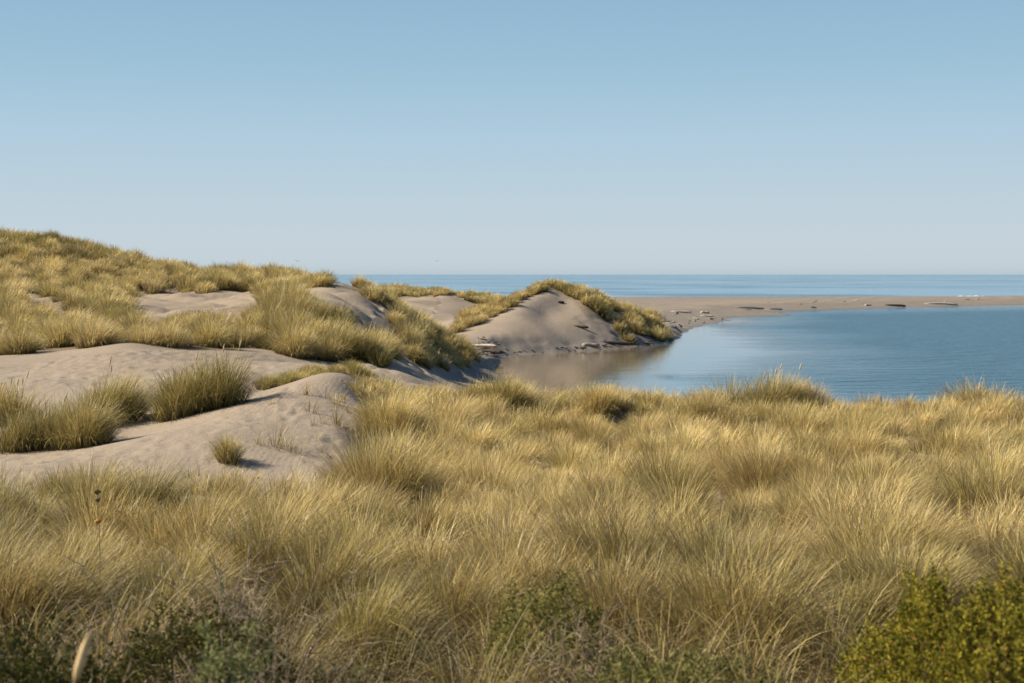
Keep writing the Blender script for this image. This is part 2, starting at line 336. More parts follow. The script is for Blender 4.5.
# ------------------------------------------------------------------ grass regions, drawn on the ground the photo shows
GRASS = [  # polygon of ground (column,row), distance range, height, tussock spacing, olive share
    ('near', [(-900, 2000), (2000, 2000), (2000, 300), (-900, 300)], (6.8, 13.1), .50, .54, .42),
    ('close', [(-900, 3000), (2000, 3000), (2000, 300), (-900, 300)], (2.6, 6.8), .46, .50, .55),
    ('field', [(345, 600), (338, 520), (365, 498), (384, 474), (378, 440), (372, 420), (362, 405), (368, 388), (410, 340), (1500, 340), (1500, 600)], (12.9, 40), .56, .74, .16),
    ('strip', [(262, 390), (270, 384), (300, 378), (330, 374), (372, 368), (380, 380), (340, 379), (300, 385), (266, 394)], (34, 46), .38, .7, .8),
    ('hill', [(-900, 380), (0, 361), (60, 356), (112, 351), (130, 346), (190, 350), (243, 352), (258, 342), (256, 330), (262, 318), (262, 300), (320, 284), (312, 250), (-900, 150)], (55, 137), 1.0, 1.55, .38),
    ('mound', [(250, 330), (252, 343), (285, 356), (330, 362), (374, 364), (392, 362), (388, 350), (405, 350), (425, 342), (400, 327), (380, 320), (350, 308), (300, 301), (255, 306)], (54, 84), 1.25, 1.25, .74),
    ('nose', [(300, 290), (310, 270), (350, 272), (390, 284), (420, 304), (448, 328), (472, 360), (466, 369), (440, 369), (414, 364), (398, 352), (392, 338), (418, 333), (395, 314), (372, 300), (340, 284)], (70, 112), .85, 1.3, .50),
    ('flank', [(455, 334), (461, 320), (480, 309), (500, 298), (520, 288), (550, 284), (548, 291), (532, 297), (518, 304), (504, 311), (490, 318), (476, 325.5), (464, 331.5)], (125, 158), .8, 1.1, .25),
    ('crest', [(552, 286), (575, 286), (600, 294), (622, 306), (640, 311), (655, 318), (670, 338), (673, 342), (655, 343), (622, 342), (617, 330), (612, 320), (588, 318), (576, 304), (566, 296), (556, 292)], (134, 160), 1.0, 1.3, .38),
    ('fardune', [(350, 300), (380, 287), (500, 287), (510, 300), (480, 309), (466, 300), (450, 295), (430, 297), (405, 300), (385, 306), (350, 310)], (163, 235), .9, 1.8, .5),
]
SANDS = [
    [(100, 318), (122, 324), (118, 328), (98, 322)],
    [(124, 302), (140, 295), (170, 293), (204, 292), (239, 291), (266, 293), (266, 303), (240, 306), (215, 309), (190, 310), (172, 318), (158, 323), (142, 318), (128, 309)],
    [(229, 322), (250, 321), (250, 330), (232, 332)],
    [(305, 292), (326, 288), (344, 293), (364, 306), (382, 320), (404, 337), (394, 336), (374, 324), (356, 313), (334, 302), (312, 297)],
    [(372, 508), (392, 507), (432, 521), (420, 528), (385, 520)],
    [(510, 426), (545, 426), (552, 433), (520, 434)],
    [(680, 508), (735, 512), (735, 534), (675, 528)],
    [(244, 340), (262, 343), (262, 356), (244, 356)],
    [(78, 286), (92, 286), (92, 290), (78, 290)], [(20, 300), (52, 296), (50, 300), (22, 304)],
]
def projg(x, y, z): return CX + F * x / y, HZ + F * (H - z) / y

def litter_mask():
    PY = HZ + F * (H - Zg) / np.maximum(Yg, .5)
    m = np.zeros_like(Zg)
    for nm, poly, yr, *_ in GRASS:
        q = in_poly(PXg, PY, poly) & (Yg > yr[0]) & (Yg < yr[1])
        m = np.maximum(m, q * (1.0 if nm in ('near', 'field', 'hill', 'mound', 'nose', 'fardune') else .6))
    m[Yg < 3] = 1
    for s in SANDS: m[in_poly(PXg, PY, s)] *= .15
    return m
ter_f = (np.arange(NB - 1)[:, None] * NA + np.arange(NA - 1)[None]).ravel()
ter_f = np.stack([ter_f, ter_f + 1, ter_f + NA + 1, ter_f + NA], 1)
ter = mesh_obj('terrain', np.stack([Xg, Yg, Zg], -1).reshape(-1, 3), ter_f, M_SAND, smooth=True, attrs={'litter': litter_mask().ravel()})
tag(ter, 'pale grey brown dune sand with ridges, hollows and a flat spit', kind='structure')

# water: two sheets that meet under the spit
xs = np.linspace(-900, 900, 61)
mid = 372 + .10 * xs; mid = np.clip(mid, 300, 440)
def strip(name, y0, y1, mat, label):
    v = np.concatenate([np.stack([xs, y0, 0 * xs], 1), np.stack([xs * (1 if name != 'sea' else 20), y1, 0 * xs], 1)]); n = len(xs); i = np.arange(n - 1)
    return tag(mesh_obj(name, v, np.stack([i, i + 1, i + n + 1, i + n], 1), mat), label, kind='structure')
strip('lagoon', np.full(61, 45.), mid, M_LAG, 'still blue lagoon behind the grassy plateau')
strip('sea', mid, np.full(61, 18000.), M_SEA, 'open blue sea reaching the horizon')

# ------------------------------------------------------------------ blades
def blades(root, az, L, w, th0, th1, cb, ct, S, gen=rng):
    """curved tapering ribbons; returns verts, quads, colours"""
    n = len(root); t = np.linspace(0, 1, S + 1)
    th = th0[:, None] + th1[:, None] * t[None] ** 1.3
    th = np.minimum(th, 2.4)
    dl = (L / S)[:, None]
    s = np.concatenate([np.zeros((n, 1)), np.cumsum(np.sin((th[:, 1:] + th[:, :-1]) / 2) * dl, 1)], 1)
    z = np.concatenate([np.zeros((n, 1)), np.cumsum(np.cos((th[:, 1:] + th[:, :-1]) / 2) * dl, 1)], 1)
    cx = root[:, 0, None] + s * np.cos(az)[:, None]; cy = root[:, 1, None] + s * np.sin(az)[:, None]; cz = root[:, 2, None] + z - .02
    fa = az + np.pi / 2 + gen.normal(0, .7, n)
    wt = w[:, None] * np.where(t < .999, (1 - t * .6), .12)[None] * .5
    dx, dy = np.cos(fa)[:, None] * wt, np.sin(fa)[:, None] * wt
    v = np.empty((n, S + 1, 2, 3), np.float32)
    v[:, :, 0, 0] = cx - dx; v[:, :, 0, 1] = cy - dy; v[:, :, 0, 2] = cz
    v[:, :, 1, 0] = cx + dx; v[:, :, 1, 1] = cy + dy; v[:, :, 1, 2] = cz
    base = (np.arange(n) * (S + 1) * 2)[:, None] + (np.arange(S) * 2)[None]
    f = np.stack([base, base + 1, base + 3, base + 2], -1).reshape(-1, 4)
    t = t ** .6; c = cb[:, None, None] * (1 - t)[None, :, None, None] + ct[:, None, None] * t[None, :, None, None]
    c = np.broadcast_to(c, (n, S + 1, 2, 3))
    return v.reshape(-1, 3), f, c.reshape(-1, 3)

STRAW = np.array([.84, .61, .20]); PALE = np.array([.90, .75, .42]); OLIVE = np.array([.31, .265, .05]); GREEN = np.array([.14, .155, .03]); BROWN = np.array([.25, .16, .075])
def tussock(cx, cy, rad, ht, n, olive, wmul=1.0, lean=.14, S=4, gen=rng, flop=0.0, dome=.34, dark=False, brown=.16):
    """arrays of centres; all blades of all tussocks at once. n blades per tussock (int array)."""
    idx = np.repeat(np.arange(len(cx)), n); m = len(idx)
    r = gen.uniform(0, 1, m) ** .6; ph = gen.uniform(0, 2 * np.pi, m)
    x = cx[idx] + rad[idx] * r * np.cos(ph); y = cy[idx] + rad[idx] * r * np.sin(ph)
    y = np.maximum(y, 1.5)
    z = ground(x, y)
    wind = lean * (.8 + 1.1 * fnoise(cx, cy, 71, 3.5))[idx]; cross = (.16 * fnoise(cx, cy, 72, 2.5) * min(1, lean * 4))[idx]
    out = .05 + .72 * r ** 1.6 + gen.normal(0, .10, m)
    vx = out * np.cos(ph) + wind + gen.normal(0, .19, m); vy = out * np.sin(ph) - .04 + cross + gen.normal(0, .19, m)
    az = np.arctan2(vy, vx); mag = np.hypot(vx, vy)
    L = 1.12 * ht[idx] * gen.uniform(.62, 1.12, m) * (1 - dome * r * r)
    dist = np.hypot(x, y)
    w = np.maximum(.0040 * gen.uniform(.7, 1.3, m), .44 * dist / F * gen.uniform(.6, 1.6, m)) * wmul
    th0 = .50 * mag; th1 = (.35 + 1.15 * mag) * gen.uniform(.3, 1.5, m) + flop * gen.uniform(.3, 1.4, m)
    sag = gen.random(m) < .08; th1[sag] += gen.uniform(.5, 1.5, sag.sum())
    ol = np.clip(olive[idx] + gen.normal(0, .20, m), 0, 1)[:, None]
    gr = gen.random((m, 1))
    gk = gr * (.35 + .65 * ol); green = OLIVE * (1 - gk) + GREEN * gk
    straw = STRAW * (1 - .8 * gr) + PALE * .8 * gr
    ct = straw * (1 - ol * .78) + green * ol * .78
    cb = (green * .36 + BROWN * .06) * ol + (1 - ol) * (BROWN * .36 + OLIVE * .12)  # green-brown blade bases, darkened further in colour for shade inside the tussocks
    dead = gen.random(m) < brown
    ct[dead] = BROWN * .6 + PALE * (.3 if brown < .2 else .12); cb[dead] = BROWN * .6
    if dark: cb = BROWN * .25 * (1 - ol) + GREEN * .4 * ol; ct = BROWN * .5 * (1 - ol) + OLIVE * .55 * ol  # undergrowth palette, shade of the gaps put into its dark colours
    br = gen.uniform(.55, 1.25, (m, 1)) * gen.uniform(.72, 1.22, len(cx))[idx][:, None]
    return blades(np.stack([x, y, z], 1), az, L, w, th0, th1, cb * br, np.minimum(ct * br, np.array([.92, .80, .52])), S, gen)

def scatter(yr, poly, spacing, pxr=(-180, 1200)):
    """jittered positions, even on the ground, kept where the photo shows grass"""
    xs_, ys_ = [], []
    y = yr[0]
    while y < yr[1]:
        wd = 3.0 if y < 14 else 1.0; x0, x1 = X_(pxr[0], y) - wd, X_(pxr[1], y) + wd
        k = np.arange(x0, x1, spacing)
        xs_.append(k + rng.uniform(-.48, .48, len(k)) * spacing); ys_.append(y + rng.uniform(-.5, .5, len(k)) * spacing)
        y += spacing * .87
    x = np.concatenate(xs_); y = np.maximum(np.concatenate(ys_), 1.8); z = ground(x, y)
    px, py = projg(x, y, z)
    ok = in_poly(px, py, poly) & (z > .12)
    return x[ok], y[ok], z[ok], px[ok], py[ok]

EXCL = []      # circles where individual plants stand: (x, y, r)
def clear(x, y):
    ok = np.ones(len(x), bool)
    for a, b, r in EXCL: ok &= (x - a) ** 2 + (y - b) ** 2 > r * r
    return ok

def at(px, py, Y=None):
    """ground point seen at a photo position: walk along the sight line until it meets the terrain (near Y if given)"""
    ys = np.linspace(max(2.5, (Y or 20) * .75), (Y or 20) * 1.3, 500); x = X_(px, ys)
    g = ground(x, ys); k = int(np.argmin(np.abs(HZ + F * (H - g) / ys - py) + (np.abs(ys - Y) / Y * .5 if Y else 0)))
    return float(x[k]), float(ys[k]), float(g[k])

GT_ = 'marram tussocks growing on the open sand'
# ------------------------------------------------------------------ tussocks one can single out
def make_tussock(spots, label, group, cat='grass tussock', lean=.12, wmul=1.0, S=5, stalks=0, flop=0.0, name='grass_tussock'):
    """spots: list of (x, y, radius, height, blades, olive) that together read as one tussock"""
    a = np.array(spots, float)
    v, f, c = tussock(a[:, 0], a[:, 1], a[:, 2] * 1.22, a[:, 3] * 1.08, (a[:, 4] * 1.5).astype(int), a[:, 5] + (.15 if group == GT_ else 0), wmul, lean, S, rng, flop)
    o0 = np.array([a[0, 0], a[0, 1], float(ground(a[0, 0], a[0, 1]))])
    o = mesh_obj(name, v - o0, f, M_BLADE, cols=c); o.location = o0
    tag(o, label, cat, group)
    for i in range(stalks):
        q = a[rng.integers(len(a))]
        x = q[0] + rng.normal(0, q[2] * .4); y = q[1] + rng.normal(0, q[2] * .4)
        seed_stalk(o, (x - o0[0], y - o0[1], float(ground(x, y)) - o0[2]), q[3] * rng.uniform(1.05, 1.3), y)
    for q in spots: EXCL.append((q[0], q[1], q[2] * 1.15 + .15))
    return o

def tube(pts, rad, sides=6, wob=0.0, gen=rng):
    pts = np.asarray(pts, float); n = len(pts); V = []
    for i in range(n):
        t = pts[min(i + 1, n - 1)] - pts[max(i - 1, 0)]; t /= np.linalg.norm(t) + 1e-9
        a = np.cross(t, (0, 0, 1.0) if abs(t[2]) < .9 else (1.0, 0, 0)); a /= np.linalg.norm(a); b = np.cross(t, a)
        for k in range(sides):
            an = 2 * np.pi * k / sides; r = rad[i] * (1 + gen.normal(0, wob))
            V.append(pts[i] + r * (math.cos(an) * a + math.sin(an) * b))
    V.append(pts[0]); V.append(pts[-1]); Fc = []
    for i in range(n - 1):
        for k in range(sides):
            k2 = (k + 1) % sides; Fc.append((i * sides + k, i * sides + k2, (i + 1) * sides + k2, (i + 1) * sides + k))
    c0 = n * sides
    for k in range(0, sides, 2):
        Fc.append((c0, (k + 2) % sides, k + 1, k)); e = (n - 1) * sides; Fc.append((c0 + 1, e + k, e + k + 1, e + (k + 2) % sides))
    return np.array(V), np.array(Fc)
def join(parts):
    V, Fc, n = [], [], 0
    for v, f in parts: V.append(v); Fc.append(f + n); n += len(v)
    return np.concatenate(V), np.concatenate(Fc)

def seed_stalk(parent, base, h, Y):
    r = max(.0020, .20 * Y / F); az = rng.normal(.1, .5); ln = rng.uniform(.08, .25)
    p = [np.array(base) + np.array([math.cos(az) * ln * t * t * h, math.sin(az) * ln * t * t * h, t * h]) for t in np.linspace(0, 1, 6)]
    q = [p[-1] + (p[-1] - p[-2]) * t for t in np.linspace(-.55, .25, 5)]
    v, f = join([tube(p, [r] * 6, 4), tube(q, [r, r * 3.2, r * 3.6, r * 2.4, r * .6], 6, .15)])
    o = mesh_obj('seed_stalk', v, f, M_SEED, parent=parent)

def cl(px, py, Y, R_, Hh, n, ol, k=1, sx=1.0, sy=.5):
    """k overlapping sub-centres round one spot"""
    x, y, z = at(px, py, Y); out = [(x, y, R_, Hh, n, ol)]
    for i in range(k - 1):
        out.append((x + rng.uniform(-sx, sx) * R_, y + rng.uniform(-sy, sy) * R_, R_ * rng.uniform(.6, .9), Hh * rng.uniform(.75, 1.05), int(n * .8), ol + rng.normal(0, .08)))
    return out
GT = 'marram tussocks growing on the open sand'
make_tussock(cl(45, 447, 24.3, .42, .85, 420, .78, 6, 2.0, .8) + cl(88, 446, 24.3, .32, .8, 420, .62, 3), 'broad dense tussock with dark green base at the left edge of the near sand', GT, stalks=9)
make_tussock(cl(14, 425, 27.5, .40, .85, 380, .5, 4, 1.6, .8), 'straw topped tussock behind the broad one at the left edge', GT, stalks=7)
make_tussock(cl(118, 422, 27.3, .40, 1.02, 420, .80, 6, 1.3, 1.2), 'tall green tussock with a shaded right side, left of the squarish one', GT, stalks=2)
make_tussock(cl(182, 416, 28, .34, .90, 420, .74, 4, .9, .5) + cl(214, 408, 28.8, .36, 1.0, 420, .82, 4, .9, .6), 'squarish green tussock standing on the back of the near sand ridge', GT, stalks=3)
make_tussock(cl(229, 462, 21.6, .13, .42, 260, .45, 2, .7), 'small lone tuft with a long shadow on the bare sand slope', GT, lean=.05)
make_tussock(cl(86, 500, 15.5, .24, .46, 240, .40, 5, 1.7), 'small yellow tuft poking above the near grass at the left', GT, lean=.08)
make_tussock(cl(222, 497, 16.5, .22, .40, 150, .3, 5, 1.9), 'thin pale tuft at the foot of the bare sand slope', GT, lean=.1)
make_tussock(cl(286, 497, 16.8, .18, .36, 90, .3, 4, 2.0), 'short pale tuft right of the bare slope foot', GT, lean=.1)
make_tussock([(at(279, 447, 23)[0], at(279, 447, 23)[1], .14, .45, 26, .2), (at(290, 452, 22.6)[0], at(290, 452, 22.6)[1], .16, .32, 24, .2)], 'few thin yellow blades sprouting from the sand slope', GT, cat='grass sprig', name='grass_sprig')
make_tussock([(at(337, 424, 25.5)[0], at(337, 424, 25.5)[1], .08, .48, 16, .3)], 'single sparse sprig on smooth sand beside the grassy plateau', GT, cat='grass sprig', name='grass_sprig')
make_tussock([(at(326, 398, 28.5)[0], at(326, 398, 28.5)[1], .10, .30, 10, .3)], 'tiny sprig just below the top of the near sand ridge', GT, cat='grass sprig', name='grass_sprig')
GP = 'large tussocks on the grassy plateau'
make_tussock(cl(398, 506, 18.2, .40, .92, 900, .50, 4, 1.1, .8), 'tall tussock above the small sand hollow at the left of the plateau', GP, lean=.16, flop=.15)
make_tussock(cl(345, 503, 17.5, .30, .55, 600, .55, 3, 1.0, .7), 'low olive tussock at the lower left corner of the plateau', GP)
make_tussock(cl(392, 446, 24, .42, .85, 650, .45, 4, 1.1, .7), 'leaning tussock facing the bare sand at the plateau edge', GP, lean=.32, flop=.25)
make_tussock(cl(446, 440, 26, .42, .95, 650, .16, 4, .8, .7), 'rounded blond tussock with drooping pale tips', GP, lean=.34, flop=.35)
make_tussock(cl(388, 402, 32, .50, .42, 420, .62, 5, 1.5, .9), 'flattened windswept tussock on top of the near ridge', GP, lean=.6, flop=.7)
make_tussock(cl(512, 420, 31, .50, .95, 480, .80, 6, 1.7, .7), 'dark olive tussock bank behind the small sandy hollow', GP, lean=.28)
make_tussock(cl(548, 424, 29.5, .42, .9, 480, .70, 4, 1.3, .6), 'olive tussock at the right end of the dark bank', GP, lean=.4, flop=.2)
make_tussock(cl(668, 538, 14.0, .22, .95, 900, .78, 3, .8, .8), 'tall dark upright tussock beside the bare litter hollow', GP, lean=.04)
make_tussock(cl(760, 418, 35, .50, .95, 480, .72, 5, 2.2, .7), 'olive tussock breaking the skyline above the lagoon', GP, lean=.12, stalks=6)
make_tussock(cl(978, 420, 35, .55, 1.0, 480, .22, 5, 1.8, .7), 'high blond tussock crowning the plateau at the right', GP, lean=.25, flop=.25)
make_tussock(cl(800, 450, 27, .42, .9, 560, .58, 4, 1.2, .7), 'olive tussock with a dark gap on its right, middle of the plateau', GP, lean=.2)
make_tussock(cl(855, 452, 27, .36, .85, 560, .6, 3, 1.0, .7), 'short olive tussock right of the dark gap', GP, lean=.2)
GM = 'round tussocks along the far edge of the middle sand'
for px, py, Y, r, h, n, ol, lab in ((202, 347, 63, .7, 1.1, 260, .7, 'round green tussock at the far edge of the middle sand, left of two'),
        (231, 347, 62, .65, 1.1, 260, .66, 'round green tussock beside the small sand notch, right of two'),
        (250, 345, 63, .5, .9, 220, .5, 'smaller straw tussock in the row, nearest the green mound'),
        (178, 343, 64, .6, .7, 200, .5, 'low tussock at the left end of the row'),
        (112, 322, 77, .7, 1.0, 260, .82, 'dark olive tussock left of the hillside sand patch'),
        (128, 326, 75, .8, 1.1, 260, .85, 'dark wide tussock at the lower corner of the hillside sand patch'),
        (214, 292, 106, .9, 1.8, 240, .75, 'tall dark tussock on the skyline side of the hillside sand patch'),
        (196, 291, 106, .9, 1.4, 220, .6, 'rounded tussock behind the hillside sand patch')):
    make_tussock(cl(px, py, Y, r, h, n, ol, 3, .8, .6), lab, GM, S=3, lean=.1)
GN = 'tussocks on the far dunes'
for px, py, Y, r, h, n, ol, lab in ((470, 321, 133, .8, 1.3, 160, .35, 'low straw tussock on the left foot of the bare dune flank'),
        (494, 305, 138, .9, 1.3, 160, .35, 'straw tussock halfway up the left flank of the bare dune'),
        (600, 316, 141, .8, 1.6, 180, .85, 'dark shaded tussock under the crest on the right of the bare dune'),
        (648, 314, 150, 1.3, 1.9, 220, .4, 'round blond tussock on the lower end of the dune crest')):
    make_tussock(cl(px, py, Y, r, h, n, ol, 3, .9, .5), lab, GN, S=3, lean=.15)

# ------------------------------------------------------------------ shrubs in the foreground
def make_shrub(px, py, Y, rx, ry, h, n, ca, cb, label, leaf=.011, twig=16, cat='shrub', deadcol=.0, clearf=.3, gap=.9):
    x0, y0, z0 = X_(px, Y), Y, float(ground(X_(px, Y), Y))
    for q in (-.4, .4): EXCL.append((x0 + q * rx, y0 - .05, rx * clearf))
    if clearf > .4: EXCL.append((x0 * .86, y0 * .86, rx * .45))
    e = empty('shrub', (x0, y0, z0)); tag(e, label, cat, 'leafy shrubs in the foreground')
    # sprigs: each a short shoot with leaves around it, seated on a lumpy mound
    ns = n // 12
    ph = rng.uniform(0, 6.28, ns); r = np.sqrt(rng.random(ns)) * .98
    lum = 1 + .16 * np.sin(3 * ph + 1) * r + rng.normal(0, .035, ns)
    bx, by = rx * r * np.cos(ph) * lum, ry * r * np.sin(ph) * lum
    gz = ground(x0 + bx, y0 + by) - z0
    top = h * (1 + .10 * np.sin(bx * 23 + by * 11) * np.cos(by * 19)) * np.sqrt(np.clip(1 - r ** 2.4, 0, 1)) * lum
    bz = gz + top * np.where(rng.random(ns) < .8, rng.uniform(.88, 1.02, ns), rng.uniform(.45, .9, ns))
    kp = (fnoise(bx, by, 61, .16) + rng.normal(0, .3, ns)) > -gap; bx, by, bz, gz, ph, r = (q[kp] for q in (bx, by, bz, gz, ph, r)); bz = gz + (bz - gz) * (1 + .10 * fnoise(bx, by, 62, .13)); ns = len(bx)
    dirv = np.stack([np.cos(ph) * r * .8, np.sin(ph) * r * .8, np.full(ns, 1.0)], 1) + rng.normal(0, .28, (ns, 3)); dirv /= np.linalg.norm(dirv, axis=1, keepdims=True)
    si = np.repeat(np.arange(ns), 12); m = len(si); t = rng.random(m); sl = .055 * (leaf / .011)
    P0 = np.stack([bx, by, bz], 1)[si] + dirv[si] * (t * sl)[:, None]
    ra = rng.normal(0, 1, (m, 3)); ra -= (ra * dirv[si]).sum(1, keepdims=True) * dirv[si]; ra /= np.linalg.norm(ra, axis=1, keepdims=True)
    ax = ra * .75 + dirv[si] * rng.uniform(.3, 1.0, (m, 1)); ax /= np.linalg.norm(ax, axis=1, keepdims=True)
    sd = np.cross(ax, rng.normal(0, 1, (m, 3))); sd /= np.linalg.norm(sd, axis=1, keepdims=True)
    L = (leaf * rng.uniform(.7, 1.4, m))[:, None]; W = L * .30
    nrm = np.cross(ax, sd)
    v = np.stack([P0, P0 + ax * L * .5 + sd * W + nrm * L * .08, P0 + ax * L, P0 + ax * L * .5 - sd * W + nrm * L * .08], 1).reshape(-1, 3)
    f = np.arange(4 * m).reshape(-1, 4)
    k = np.clip(rng.normal(.5, .28, ns), 0, 1)[si][:, None] * .8 + rng.random((m, 1)) * .2
    c = np.array(ca) * (1 - k) + np.array(cb) * k
    red = rng.random(m) < deadcol; c[red] = (.25, .11, .045)
    c = np.repeat(c, 4, 0)
    mesh_obj('foliage', v, f, M_LEAF, parent=e, cols=c)
    tw = []
    for i in range(twig):
        j = rng.integers(ns); q = np.array([bx[j], by[j], bz[j]]); b = np.array([bx[j] * .25, by[j] * .25, gz[j]])
        mdl = (q + b) / 2 + rng.normal(0, .04, 3); ts = np.linspace(0, 1, 6)[:, None]
        tw.append(tube((1 - ts) ** 2 * b + 2 * ts * (1 - ts) * mdl + ts ** 2 * q, np.linspace(.006, .0018, 6), 4))
    mesh_obj('branches', *join(tw), M_TWIG, parent=e)
    return e
make_shrub(985, 640, 4.6, .42, .60, .54, 110000, (.05, .06, .009), (.35, .295, .035), 'bright yellow green cushion shrub at the lower right', deadcol=.04, clearf=.5, gap=.95)
make_shrub(545, 600, 5.6, .24, .30, .44, 17000, (.07, .08, .02), (.30, .27, .08), 'small olive leaved shrub low in the middle foreground')
make_shrub(675, 650, 4.8, .40, .40, .33, 26000, (.07, .08, .02), (.27, .25, .08), 'low grey green heathy shrub at the bottom, right of the olive one')
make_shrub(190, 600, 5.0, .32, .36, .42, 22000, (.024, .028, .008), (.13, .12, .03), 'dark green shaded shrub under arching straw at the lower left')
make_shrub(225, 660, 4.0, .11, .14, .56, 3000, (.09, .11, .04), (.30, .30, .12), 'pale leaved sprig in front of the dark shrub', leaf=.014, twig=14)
make_shrub(30, 670, 4.2, .28, .30, .50, 18000, (.016, .024, .008), (.10, .10, .02), 'shrub filling the lower left corner, shade put into its dark leaves')  # leaf colours darkened to carry the shadow in this corner
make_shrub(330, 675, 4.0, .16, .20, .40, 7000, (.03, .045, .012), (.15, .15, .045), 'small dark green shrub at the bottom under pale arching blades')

def make_dead_bush(px, Y, w_, h, n, label):
    x0 = X_(px, Y); z0 = float(ground(x0, Y)); T = []
    for i in range(n):
        b = np.array([rng.normal(0, w_ * .2), rng.normal(0, w_ * .2), 0]); d = np.array([rng.normal(0, .5), rng.normal(0, .4), 1.0]); d /= np.linalg.norm(d)
        L = h * rng.uniform(.6, 1.1); p = [b]
        for s in range(6): d = d + rng.normal(0, .16, 3); d /= np.linalg.norm(d); p.append(p[-1] + d * L / 6)
        T.append(tube(p, np.linspace(.0035, .0012, 7), 4))
        for s in (2, 3, 4, 5, 6):
            for _ in range(2):
                e = d * .6 + rng.normal(0, .6, 3); e /= np.linalg.norm(e); q = [p[s]]
                for u in range(4): e = e + rng.normal(0, .25, 3); e /= np.linalg.norm(e); q.append(q[-1] + e * L / 16)
                T.append(tube(q, np.linspace(.0018, .0008, 5), 4))
    o = mesh_obj('dry_twig_bush', *join(T), M_TWIG); o.location = (x0, Y, z0)
    tag(o, label, 'dry bush', 'dead twiggy bushes in the foreground')
make_dead_bush(238, 5.4, .5, .66, 55, 'grey leafless twig bush behind the dark green shrub')
make_dead_bush(585, 5.2, .35, .48, 34, 'grey brown twigs right of the small olive shrub')
make_dead_bush(262, 4.6, .35, .50, 40, 'silvery dead twigs in front of the grey twig bush')
make_dead_bush(40, 4.7, .5, .52, 40, 'brown dead twigs near the lower left corner')

# ------------------------------------------------------------------ single plants close to the lens
def flower_stalk():
    x0, Y = X_(97, 7.2), 7.2; z0 = float(ground(x0, Y)); e = empty('dried_flower_stalk', (x0, Y, z0))
    tag(e, 'dark dried flower stalk with a small orange bloom rising from the grass at the left', 'dried flower')
    h = zpy(490, Y) - z0
    p = [np.array([.015 * math.sin(t * 3), 0, h * t]) for t in np.linspace(0, 1, 8)]
    mesh_obj('stem', *tube(p, np.linspace(.003, .0015, 8), 5), M_TWIG, parent=e)
    def blob(c, r, n, s):
        T = []
        for i in range(n):
            d = rng.normal(0, 1, 3); d /= np.linalg.norm(d); d[2] *= .7; T.append(tube([c, c + d * r * .6, c + d * r], [s * .4, s, s * .3], 4, .1))
        return join(T)
    mesh_obj('seed_cluster', *join([blob(p[-1] + np.array([0, 0, -.01]), .018, 40, .004), blob(p[-1] + np.array([.004, 0, -.05]), .015, 34, .004)]), M_DRYHEAD, parent=e)
    hb = zpy(521, Y) - z0
    mesh_obj('bloom', *blob(np.array([.008, -.01, hb]), .017, 40, .004), M_BLOOM, parent=e)
flower_stalk()
def seed_head():
    Y = 2.6; b = np.array([X_(66, Y), Y, 0.0]); b[2] = float(ground(b[0], Y)); tip = np.array([X_(87, Y), Y + .02, zpy(634, Y)]); mid_ = np.array([X_(74, Y), Y, zpy(683, Y)])
    ts = np.linspace(0, 1, 8)[:, None]; st = (b * (1 - ts) + mid_ * ts) - b
    e = empty('seed_head_stalk', b); tag(e, 'blurred tan grass seed head on its stalk at the bottom left', 'grass stalk')
    mesh_obj('stalk', *tube(st, [.0022] * 8, 5), M_SEED, parent=e)
    q = (mid_ * (1 - ts) + tip * ts) - b
    mesh_obj('seed_head', *tube(q, [.002, .006, .008, .0085, .008, .007, .0055, .002], 8, .12), M_SEED, parent=e)
seed_head()

